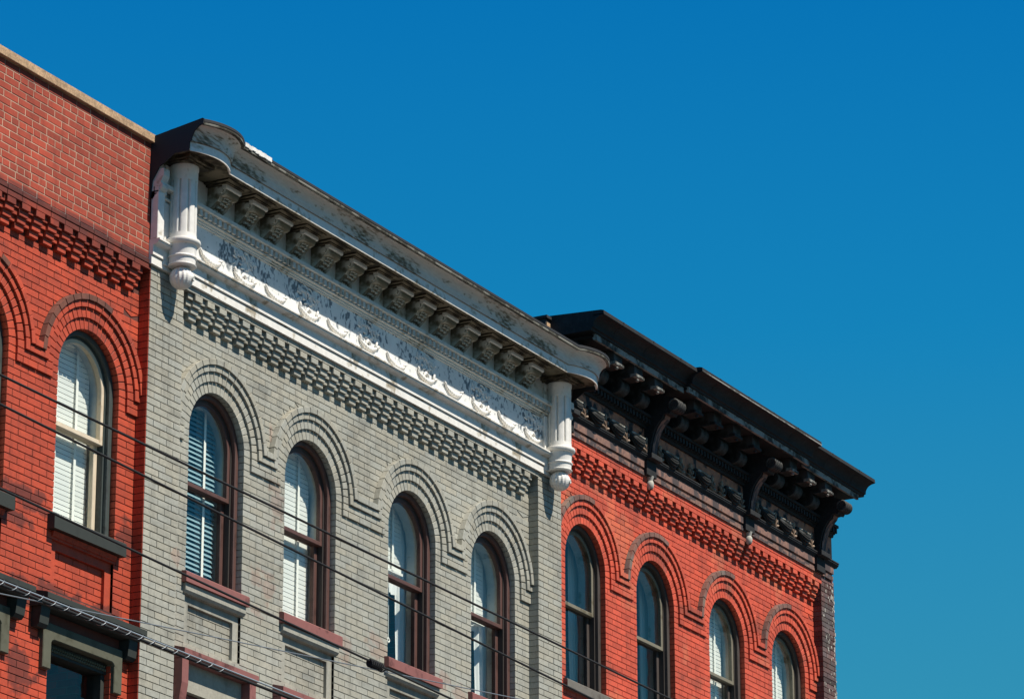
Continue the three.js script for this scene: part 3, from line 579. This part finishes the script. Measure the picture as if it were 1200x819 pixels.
// --- red house on the left with the rebuilt parapet
Bricks.vary = .13; Bricks.dark = true;
const left = house('red_brick_house', 'orange red brick house at far left with plain parapet and tan coping', -5.2, -.165);
{
  const uvf = facUV(LX0), base = -.01, h = .0625, top = base + 18 * h;
  const F = front({
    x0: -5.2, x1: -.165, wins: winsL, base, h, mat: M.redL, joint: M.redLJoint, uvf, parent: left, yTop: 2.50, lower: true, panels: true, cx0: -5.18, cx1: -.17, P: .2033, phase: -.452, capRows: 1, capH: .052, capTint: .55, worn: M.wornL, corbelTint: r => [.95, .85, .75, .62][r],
    extra: (B, wall) => {
      // dark projecting band, then the newer parapet in common bond with a header row every sixth course
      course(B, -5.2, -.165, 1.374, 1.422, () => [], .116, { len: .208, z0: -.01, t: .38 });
      const P0 = 1.423, ph = (2.497 - P0) / 16, Q = new Bricks('parapet_brick'); Bricks.vary = .2;
      for (let i = 0; i < 16; i++) { const head = i % 6 === 2; course(Q, -5.2, -.165, P0 + i * ph, P0 + (i + 1) * ph, () => [], .11, { len: head ? .104 : .208, off: head ? .02 : (i % 2) * .104, z0: .02, m: M.oldBrick, jh: .0105, jb: .0095 }); }
      const par = mesh('parapet', new Geo().box(-5.2, -.165, P0, 2.497, -.30, .1065).geom(uvf), M.oldJoint, left);
      Q.build(par, M.oldBrick, uvf); Bricks.vary = .13;
    },
  });
  for (const a of [.0]) mesh('coping', new Geo().sweep([[-.34, 2.498], [.145, 2.498], [.147, 2.502], [.145, 2.574], [.125, 2.588], [-.34, 2.606]], [-5.2, -3.6, -2.0, -.175]), M.tanStone, left);
  mesh('flashing', new Geo().box(-.178, -.168, 1.46, 2.50, .02, .118), M.steel, left);
  // red painted return of the neighbour's pilaster
  const RB = new Bricks('return_brick', 60);
  for (let i = -51; i < 23; i++) RB.add([[-.1695, base + i * h + JB / 2], [-.1625, base + i * h + JB / 2], [-.1625, base + (i + 1) * h - JB / 2], [-.1695, base + (i + 1) * h - JB / 2]], .001, .107, { b: .0015 });
  const ret = mesh('return', new Geo().box(-.1625, -.1605, -3.25, 1.44, .0, .10).geom(uvf), M.redLJoint, left); RB.build(ret, M.redL, uvf);
  body(left, -5.2, -.165, 2.35, 12); lowerWall(left, -5.2, -.165, -3.25, M.redL);
  for (const c of winsL) {
    const w = sashWindow(left, c, F.ys, F.sill, { mould: M.tealWood, jamb: M.tealWood, sash: M.creamWood });
    mesh('sill', sillGeo(c, -1.315, -1.19, .525, .075), M.greenDark, w);
    mesh('sill_moulding', new Geo().sweep([[-.05, -1.36], [.012, -1.36], [.03, -1.319], [-.05, -1.319]], [c - .46, c + .46]), M.redL, w);
    const hd = mesh('lower_hood', new Geo().sweep([[-.02, -2.02], [.10, -2.02], [.13, -2.0], [.165, -1.985], [.18, -1.97], [.18, -1.925], [.168, -1.918], [-.02, -1.875]], [c - .725, c + .715]), M.greenDark, left);
    for (const s of [-1, 1]) { const a = c + s * .70, b = c + s * .575; mesh('hood_ear', new Geo().sweep([[-.02, -2.19], [.06, -2.19], [.085, -2.16], [.10, -2.04], [.10, -2.022], [-.02, -2.022]], [Math.min(a, b), Math.max(a, b)]), M.greenDark, hd); }
    const ls = new THREE.Shape([[-.57, -2.50], [-.455, -2.50], [-.455, -2.275], [-.44, -2.255], [-.415, -2.245], [.415, -2.245], [.44, -2.255], [.455, -2.275], [.455, -2.50], [.57, -2.50], [.57, -2.115], [-.57, -2.115]].map(p => new THREE.Vector2(...p)));
    const li = mesh('lintel', uvs(ext(ls, -.04, .04, .006).translate(c, 0, 0)), M.greenStone, hd);
    const fr = mesh('lower_window', new Geo().box(c - .455, c + .455, -2.34, -2.246, -.2, -.045).box(c - .455, c - .40, -3.2, -2.342, -.2, -.06).box(c + .40, c + .455, -3.2, -2.342, -.2, -.06), M.greenDark, left);
    const bd = new Geo(); for (let i = 0; i < 26; i++) for (let k = 0; k < 2; k++) bd.box(c - .43 + i * .0332 + k * .016, c - .43 + i * .0332 + k * .016 + .014, -2.29 - k * .026, -2.272 - k * .026, -.05, -.028, 1.6, .004);
    mesh('carved_strip', bd, M.greenStone, fr);
    mesh('pane', new THREE.PlaneGeometry(.8, .85).translate(c, -2.77, -.13), M.paneWavy, fr);
  }
}

// --- red house on the right with the black cornice
const right = house('red_brick_house', 'salmon red brick house at right with black bracketed cornice', 7.415, 14.25);
{
  const uvf = facUV(RX0), base = .570, h = .0608;
  const F = front({ x0: 7.416, x1: 13.90, wins: winsR, base, h, mat: M.redR, joint: M.redRJoint, uvf, parent: right, yTop: 2.9, lower: false, panels: false, cx0: 7.43, cx1: 13.89, P: .202, phase: 8.462, capRows: 2, capH: .055, worn: M.wornR, yBot: -3.25 });
  const pc = pilaster(right, M.sideP = mkPaint(rMap, [.17, .085, .075], .9), M.redRJoint, uvf, 13.89, 14.25, -3.25, 2.02, h, .11, base, { t: () => rr(.55, 1.5) });
  // flakes of old white paint left on the dark pilaster
  const fk = new Geo(); for (let i = 0; i < 150; i++) { const x = rnd() < .6 ? rr(14.18, 14.24) : rr(13.9, 14.22), y = rr(-.4, 1.95), w = rr(.008, .028), hh = rr(.01, .045); fk.prism([[x, y], [x + w, y + rr(-.006, .006)], [x + w * rr(.5, 1), y + hh], [x - .004, y + hh * rr(.5, 1)]], .109, .1128, 0); }
  mesh('paint_flakes', fk, M.pale, pc).userData.kind = 'stuff';
  body(right, 7.415, 14.25, 2.95, 12); lowerWall(right, 7.416, 14.25, -3.25, M.redR);
  for (const c of winsR) {
    const w = sashWindow(right, c, F.ys, F.sill, { mould: M.umber, jamb: M.darkWood, sash: M.oliveWood, sash2: M.umber });
    mesh('sill', sillGeo(c, base - 1.285, base - 1.185, .51, .052), M.greyWood, w);
  }
  const XA = 7.45, XB = 14.20, CONS = [7.50, 9.40, 11.862, 13.79];
  const lg = [XA, 9.28, 9.5, 11.74, 11.96, XB];
  const cor = mesh('cornice', new Geo().sweep([[0, 1.972], [.130, 1.972], [.130, 2.026], [.114, 2.029], [.114, 2.050], [.138, 2.053], [.138, 2.137], [.015, 2.139]], [XA, XB]), M.wornBlack, right);
  mesh('architrave_cap', new Geo().sweep([[.015, 2.140], [.143, 2.140], [.147, 2.148], [.158, 2.158], [.170, 2.172], [.170, 2.186], [.177, 2.188], [.177, 2.201], [.015, 2.205]], [XA, 14.28]), M.black, cor);
  const ff = new Geo().sweep([[.02, 2.205], [.12, 2.205], [.12, 2.93], [.02, 2.93]], [XA, XB]).geom((x, y) => [(x - XA) / 6.9, (y - 2.2) / .9]);
  mesh('frieze', ff, M.wornFrieze, cor);
  mesh('frieze_moulding', new Geo().sweep([[.1, 2.50], [.14, 2.50], [.15, 2.515], [.15, 2.53], [.17, 2.535], [.17, 2.60], [.22, 2.605], [.22, 2.635], [.1, 2.65]], [XA, XB]), M.black, cor);
  const den = new Geo(); for (let x = XA + .02; x < XB - .05; x += .075) den.box(x, x + .04, 2.54, 2.596, .16, .205); mesh('dentils', den, M.black, cor).userData.kind = 'stuff';
  // corona in three pieces, the middle one standing forward
  const pc3 = [[7.415, 9.47, 0], [9.47, 12.57, .065], [12.57, 14.10, 0]];
  pc3.forEach(([a, b, d0], i) => {
    const d = d0 - .03, e = .02;
    mesh('soffit', new Geo().sweep([[.02, 2.92], [.535 + d, 2.90 + e], [.54 + d, 2.93 + e], [.02, 2.95]], [a, b]), M.black, cor);
    mesh('fascia', new Geo().sweep([[.52 + d, 2.902 + e], [.53 + d, 2.872 + e], [.56 + d, 2.870 + e], [.56 + d, 2.932 + e], [.52 + d, 2.934 + e]], i === 1 ? [a, b] : [a, (a + b) / 2, b]), M.greyBand, cor);
    const cy = []; for (let k = 0; k <= 8; k++) { const t = k / 8 * Math.PI / 2; cy.push([.60 + d + .115 * (1 - Math.cos(t)), 2.975 + e + .105 * Math.sin(t)]); }
    const aa = i === 0 ? a - .13 : a, bb = i === 2 ? b + .13 : b;
    mesh('crown', new Geo().sweep([[.2, 2.955], [.575 + d, 2.935 + e], [.58 + d, 2.96 + e], [.60 + d, 2.965 + e], ...cy, [.718 + d, 3.082 + e], [.724 + d, 3.10 + e], [.724 + d, 3.128 + e], [.69 + d, 3.138 + e], [-.3, 3.21]], [aa + .0, bb]), M.black, cor);
    for (let x = aa + .45; x < bb - .2; x += rr(.62, .78)) mesh('seam', new Geo().sweep([[.60 + d, 2.967 + e], ...cy.map(([z, y]) => [z + .0035, y - .001]), [.7225 + d, 3.083 + e], [.728 + d, 3.10 + e], [.728 + d, 3.128 + e], [.66 + d, 3.14 + e]], [x, x + .022]), M.black, cor);
    mesh('crown_fillet', new Geo().sweep([[.6 + d, 3.0855 + e], [.728 + d, 3.0855 + e], [.728 + d, 3.097 + e], [.6 + d, 3.097 + e]], [aa, bb]), i === 1 ? M.greyBand : M.black, cor);
  });
  // small modillions with worn pale caps
  const body2 = (() => { const p = [[.12, 2.64], [.17, 2.64]]; for (let i = 0; i <= 10; i++) { const a = -Math.PI / 2 + i / 10 * Math.PI * .8; p.push([.25 + .085 * Math.cos(a), 2.715 + .085 * Math.sin(a)]); } p.push([.36, 2.765], [.44, 2.765], [.49, 2.775], [.49, 2.918], [.12, 2.918]); return new Geo().sweep(p, [-.095, .095]).geom(); })();
  const cap2 = new Geo().sweep([[.44, 2.770], [.505, 2.770], [.510, 2.776], [.510, 2.802], [.44, 2.805]], [-.10, .10]).geom();
  const drop2 = uvs(new THREE.SphereGeometry(.02, 10, 8).scale(1, .8, 1).translate(-.03, 2.742, .49));
  const mx = []; for (const [a, b, n] of [[7.50, 9.40, 3], [9.40, 11.862, 4], [11.862, 13.79, 3]]) for (let i = 1; i <= n; i++) mx.push(a + (b - a) * i / (n + 1) + (n === 3 ? .02 : 0));
  mx.forEach(x => { const d = x > 9.47 && x < 11.87 ? .0 : 0; mesh('modillion', body2, M.slateMetal, cor, [x, 0, d]); const mid = x > 9.5 && x < 11.86; mesh('modillion_cap', cap2, mid ? M.black : M.greyBand, cor, [x, 0, d]); mesh('modillion_drop', drop2, mid ? M.black : M.greyBand, cor, [x, 0, d]); });
  // large scrolled consoles
  const prof = [[.12, 2.205], [.185, 2.205], [.19, 2.25], [.20, 2.33], [.225, 2.42], [.26, 2.50], [.30, 2.555], [.345, 2.60], [.36, 2.635], [.40, 2.64], [.43, 2.63]];
  for (let i = 0; i <= 12; i++) { const a = -Math.PI * .62 + i / 12 * Math.PI * 1.0; prof.push([.475 + .070 * Math.cos(a), 2.725 + .070 * Math.sin(a)]); }
  prof.push([.40, 2.83], [.30, 2.917], [.12, 2.917]);
  const cg = new Geo().sweep(prof, [-.085, .085]).geom();
  const reeds = (() => { const gs = []; for (let i = 0; i < 4; i++) gs.push(uvs(new THREE.TorusGeometry(.058, .014, 8, 24).rotateY(Math.PI / 2).translate(-.078 + .052 * i, 2.725, .480))); gs.push(uvs(new THREE.CylinderGeometry(.054, .054, .17, 20).rotateZ(Math.PI / 2).translate(0, 2.725, .480))); return mergeGeometries(gs); })();
  const spine = new Geo().sweep(prof.slice(0, 9).map(([z, y]) => [z + .012, y]), [-.055, .055], () => 0, false).geom();
  const pend = uvs(new THREE.SphereGeometry(1, 14, 10).scale(.042, .062, .045).translate(0, 1.895, .13));
  const neck = uvs(new THREE.CylinderGeometry(.045, .03, .05, 12).translate(0, 1.965, .13));
  for (const x of CONS) {
    const c = mesh('console', cg, M.black, cor, [x, 0, 0]); mesh('scroll', reeds, M.scroll, cor, [x, 0, 0]); mesh('spine', spine, M.wornBlack, cor, [x, 0, 0]);
    mesh('console_block', new Geo().box(x - .115, x + .115, 1.98, 2.15, .02, .165, 1, .004).box(x - .125, x + .125, 2.152, 2.212, .02, .235, 1, .006), M.black, cor);
  }
  for (const x of CONS.slice(1, 3)) { mesh('pendant', mergeGeometries([pend, neck]), M.pale, cor, [x + .02, 0, 0]); }
  // leafy swags low on the frieze
  const sw = (() => { // cloth swag: folds hanging one below the other between two knots
    const gs = [];
    for (let k = 0; k < 6; k++) { const d = .012 + .024 * k, z = .035 + .045 * Math.sin((k + .6) / 6 * Math.PI); const c = new THREE.CatmullRomCurve3([[-.165, .115, .018], [-.10, .112 - d * .72, z * .8], [0, .108 - d, z], [.10, .112 - d * .72, z * .8], [.165, .115, .018]].map(p => new THREE.Vector3(...p))); gs.push(uvs(new THREE.TubeGeometry(c, 22, .0155, 7))); }
    for (const q of [-1, 1]) { gs.push(uvs(new THREE.SphereGeometry(.026, 10, 8).translate(q * .172, .118, .02))); gs.push(uvs(new THREE.SphereGeometry(1, 8, 6).scale(.016, .05, .016).translate(q * .178, .062, .016))); }
    return mergeGeometries(gs);
  })();
  const lf = (() => { const gs = []; const leaf = (x, y, a, l, w) => gs.push(uvs(new THREE.SphereGeometry(1, 8, 6).scale(l, w, .024).rotateZ(a).translate(x, y, .02))); for (const [x, y, a, l, w] of [[0, .04, 1.57, .06, .022], [-.03, .02, 2.2, .05, .018], [.03, .02, .9, .05, .018], [-.045, -.03, 2.8, .045, .018], [.045, -.03, .35, .045, .018], [0, -.03, 1.57, .045, .02], [.0, .10, 1.57, .03, .014]]) leaf(x, y, a, l, w); return mergeGeometries(gs); })();
  const hl = uvs(new THREE.TubeGeometry(new THREE.CatmullRomCurve3([[-.15, .128, .03], [-.06, .108, .062], [.03, .102, .066], [.12, .118, .045]].map(p => new THREE.Vector3(...p))), 20, .013, 7));
  for (const xs of [[7.63, 8.108, 8.586, 9.064], [9.87, 10.66, 11.43], [12.33, 12.80, 13.31]]) {
    for (const x of xs) { mesh('swag', sw, M.slateMetal, cor, [x, 2.228, .135]); mesh('swag_rib', hl, M.pale, cor, [x + .01, 2.228, .14]); }
    for (let i = 0; i < xs.length - 1; i++) { const n = xs[i + 1] - xs[i] > .6 ? 2 : 1; for (let k = 0; k < n; k++) mesh('leaf_cluster', lf, M.tanWorn, cor, [(xs[i] + xs[i + 1]) / 2 + (n > 1 ? (k - .5) * .24 : 0), 2.272, .128]); }
    mesh('leaf_cluster', lf, M.tanWorn, cor, [xs[xs.length - 1] + .235, 2.272, .128]); mesh('leaf_cluster', lf, M.tanWorn, cor, [xs[0] - .235, 2.272, .128]);
  }
}

// ------------------------------------------------------------------ blinds and curtains inside the windows
function blind(label, c, yTop, yBot, w, off, z = -.25, sm = M.slat, tilt = .05) {
  const o = thing('venetian_blind', label, 'window blind', [c + off, yTop + G, z], 'blinds in the arched windows');
  mesh('headrail', new Geo().box(-w, w, -.03, .01, -.025, .025), M.slat, o);
  const n = Math.floor((yTop - yBot - .05) / .0445);
  const g = new THREE.BoxGeometry(2 * w, .0385, .0022); g.rotateX(tilt);
  for (let i = 0; i < n; i++) mesh('slat', g, sm, o, [rr(-.001, .001), -.05 - i * .0445, 0]).rotation.x = rr(-.05, .05);
  for (const s of [-.42, .42]) mesh('tape', new Geo().box(s * w - .017, s * w + .017, -.04 - n * .0445, -.03, .0235, .0245), M.tape, o);
  mesh('bottom_rail', new Geo().box(-w, w, -.055 - n * .0445, -.03 - n * .0445, -.02, .02), M.slat, o);
  return o;
}
const yA = .115;
blind('white venetian blind, fully lowered, in the cream sash window of the left red house', winsL[0], yA + .40, -1.16, .355, 0);
blind('white venetian blind in the left red house, cut off by the left edge', winsL[1], yA + .40, -1.16, .355, 0);
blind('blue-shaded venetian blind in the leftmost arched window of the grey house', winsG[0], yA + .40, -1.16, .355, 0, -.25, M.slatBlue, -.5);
blind('half sunlit venetian blind in the second arched window from left on the grey house', winsG[1], yA + .40, -1.16, .355, 0);
blind('short raised venetian blind in the third arched window of the grey house', winsG[2], yA + .40, -.20, .345, -.01, -.32);
blind('short venetian blind in the rightmost arched window of the grey house', winsG[3], yA + .40, -.33, .345, -.01, -.31);
blind('bright sunlit venetian blind in the third arched window from left on the right red house', winsR[2], .57 + .1216 + .40, -.60, .355, 0);
blind('sunlit venetian blind in the rightmost arched window of the right red house', winsR[3], .57 + .1216 + .40, -.60, .355, 0);
function curtain(label, c, x0, x1, yTop, yBot, m, z = -.42, folds = 9, upper = null) {
  const o = thing('curtain', label, 'curtain', [c, yBot + G, z], 'curtains behind the arched windows');
  const cloth = (name, x0, x1, y0, y1, folds) => {
    const nx = 70, ny = 14, g = new THREE.PlaneGeometry(x1 - x0, y1 - y0, nx, ny), p = g.attributes.position, s = rnd() * 50;
    for (let i = 0; i < p.count; i++) { const u = p.getX(i) / (x1 - x0) + .5, v = p.getY(i) / (y1 - y0) + .5; p.setZ(i, .018 * Math.sin(u * folds * 6.283 + s + .8 * vn(u * 4, v * 3, 9)) * (.6 + .5 * vn(u * 6, v * 2, 3)) + .02 * vn(u * 3, v * 2, 5)); }
    g.computeVertexNormals(); g.translate((x0 + x1) / 2, (y0 + y1) / 2 - yBot, 0); mesh(name, g, m, o);
  };
  cloth('cloth', x0, x1, yBot, yTop, folds); if (upper) cloth('valance', upper[0], x0 - .004, upper[1], yTop, folds * (x0 - upper[0]) / (x1 - x0) * .6);
  const xa = upper ? upper[0] : x0; mesh('rod', new THREE.CylinderGeometry(.008, .008, x1 - xa + .08, 10).rotateZ(Math.PI / 2).translate((xa + x1) / 2, yTop - yBot, 0), M.steel, o);
  return o;
}
curtain('cream curtain at the right side of the cream sash window of the left red house', winsL[0], .33, .75, .6, -1.2, M.sheer, -.33, 5);
curtain('grey curtain at the right side of the leftmost arched window of the grey house', winsG[0], .27, .50, .6, -1.2, M.curtain, -.42, 3);
curtain('grey-green curtain at the right side of the second arched window of the grey house', winsG[1], .33, .56, .6, -1.2, M.curtain, -.42, 3);
curtain('pale sheer curtain filling the third arched window of the grey house', winsG[2], .30, .80, .6, -1.2, M.sheer, -.36, 7, [-.05, -.36]);
curtain('pale sheer curtain filling the rightmost arched window of the grey house', winsG[3], .26, .80, .6, -1.2, M.sheer, -.36, 7, [-.05, -.36]);
curtain('blue-grey curtain in the leftmost arched window of the right red house', winsR[0], .34, .85, 1.15, -.62, M.curtain, -.38);
curtain('blue-grey curtain in the second arched window from left on the right red house', winsR[1], .34, .85, 1.15, -.62, M.curtain, -.38);
{
  const o = thing('pull_cord', 'thin white pull cord with ring in the third arched window of the grey house', 'blind cord', [winsG[2] - .02, G - .24, -.25]);
  mesh('cord', new THREE.CylinderGeometry(.004, .004, .62, 6).translate(0, -.31, 0), M.tape, o); mesh('ring', new THREE.TorusGeometry(.02, .008, 8, 18).translate(0, -.645, 0), M.tape, o);
}

// ------------------------------------------------------------------ overhead cables along the street
const CZ = 3.5;
function cableCurve(p, q) { const d = new THREE.Vector3(...q).sub(new THREE.Vector3(...p)), L = d.length(); const a = new THREE.Vector3(...p); const pts = []; for (let i = -4; i <= 6; i++) { const t = i / 2; const v = a.clone().addScaledVector(d, t); pts.push(v); } return new THREE.CatmullRomCurve3(pts); }
function cable(label, x0, y0, x1, y1, r, m, z = CZ) {
  const o = thing('overhead_cable', label, 'cable', [x0, y0 + G, z], 'cables strung along the street');
  const c = cableCurve([0, 0, 0], [x1 - x0, y1 - y0, 0]);
  mesh('strand', new THREE.TubeGeometry(c, 120, r, 8), m, o); return { o, c };
}
cable('uppermost black cable crossing the fronts in front of the arched windows', -6.611, -2.127, 2.326, -2.217, .0092, M.cable);
cable('second black cable from the top, just below the uppermost one', -6.598, -2.332, .935, -2.519, .0092, M.cable);
cable('third black cable, passing under the left window sill', -6.56, -2.904, -2.067, -3.012, .009, M.cable, CZ);
{
  const { o, c } = cable('lowest thick cable bundle wrapped with pale lashing wire, at bottom left', -6.537, -3.542, -3.804, -3.542, .0115, M.cable, CZ);
  mesh('messenger', new THREE.TubeGeometry(new THREE.CatmullRomCurve3(c.points.map(p => p.clone().add(new THREE.Vector3(0, .026, .004)))), 120, .006, 6), M.steel, o);
  const pts = []; for (let i = 0; i <= 2600; i++) { const t = .30 + i / 2600 * .28, p = c.getPointAt(t), a = i / 2600 * Math.PI * 2 * 26; pts.push(p.add(new THREE.Vector3(0, .012 + .022 * Math.sin(a), .019 * Math.cos(a)))); }
  mesh('lashing', new THREE.TubeGeometry(new THREE.CatmullRomCurve3(pts), 2600, .0036, 5), M.lash, o);
}
cable('thin pale wire drooping across the grey lintel hood at bottom left', -6.534, -3.581, -3.507, -3.24, .0045, M.lash, CZ);
{
  const o = thing('cable_clamp', 'black dead-end clamp on the third cable, near the sill of the third grey window', 'cable clamp', [-1.95, -3.03 + G, CZ]);
  mesh('sleeve', new THREE.CylinderGeometry(.024, .020, .16, 12).rotateZ(Math.PI / 2), M.cable, o);
  const h = []; for (let i = 0; i <= 200; i++) { const a = i / 200 * Math.PI * 14; h.push(new THREE.Vector3(-.09 + i / 200 * .2, .028 * Math.sin(a), .028 * Math.cos(a))); }
  mesh('coil', new THREE.TubeGeometry(new THREE.CatmullRomCurve3(h), 240, .006, 5), M.cable, o);
}

// ------------------------------------------------------------------ street and ground
function struct(name, g, m) { const r = mesh(name, uvs(g), m, scene); r.userData.kind = 'structure'; return r; }
const asph = std({ map: grime(601, .45, .7, [.6, .6, .6]), color: C(.055, .055, .055), roughness: .95 });
const conc = std({ map: grime(611, .5, .75, [.6, .58, .55]), color: C(.15, .15, .145), roughness: .95 });
struct('ground', new THREE.PlaneGeometry(3000, 3000).rotateX(-Math.PI / 2).translate(0, -.12, 0), std({ map: grime(621, .4, .7, [.6, .6, .5]), color: C(.07, .068, .06), roughness: 1 }));
struct('road', new THREE.BoxGeometry(400, .1, 12).translate(0, -.166 + .004 + .05 - .0, 10.2), asph);
struct('pavement', new THREE.BoxGeometry(400, .2, 4.2).translate(0, -.1, 2.1), conc);
struct('far_pavement', new THREE.BoxGeometry(400, .2, 4.2).translate(0, -.1, 18.3), conc);

renderer.render(scene, camera);
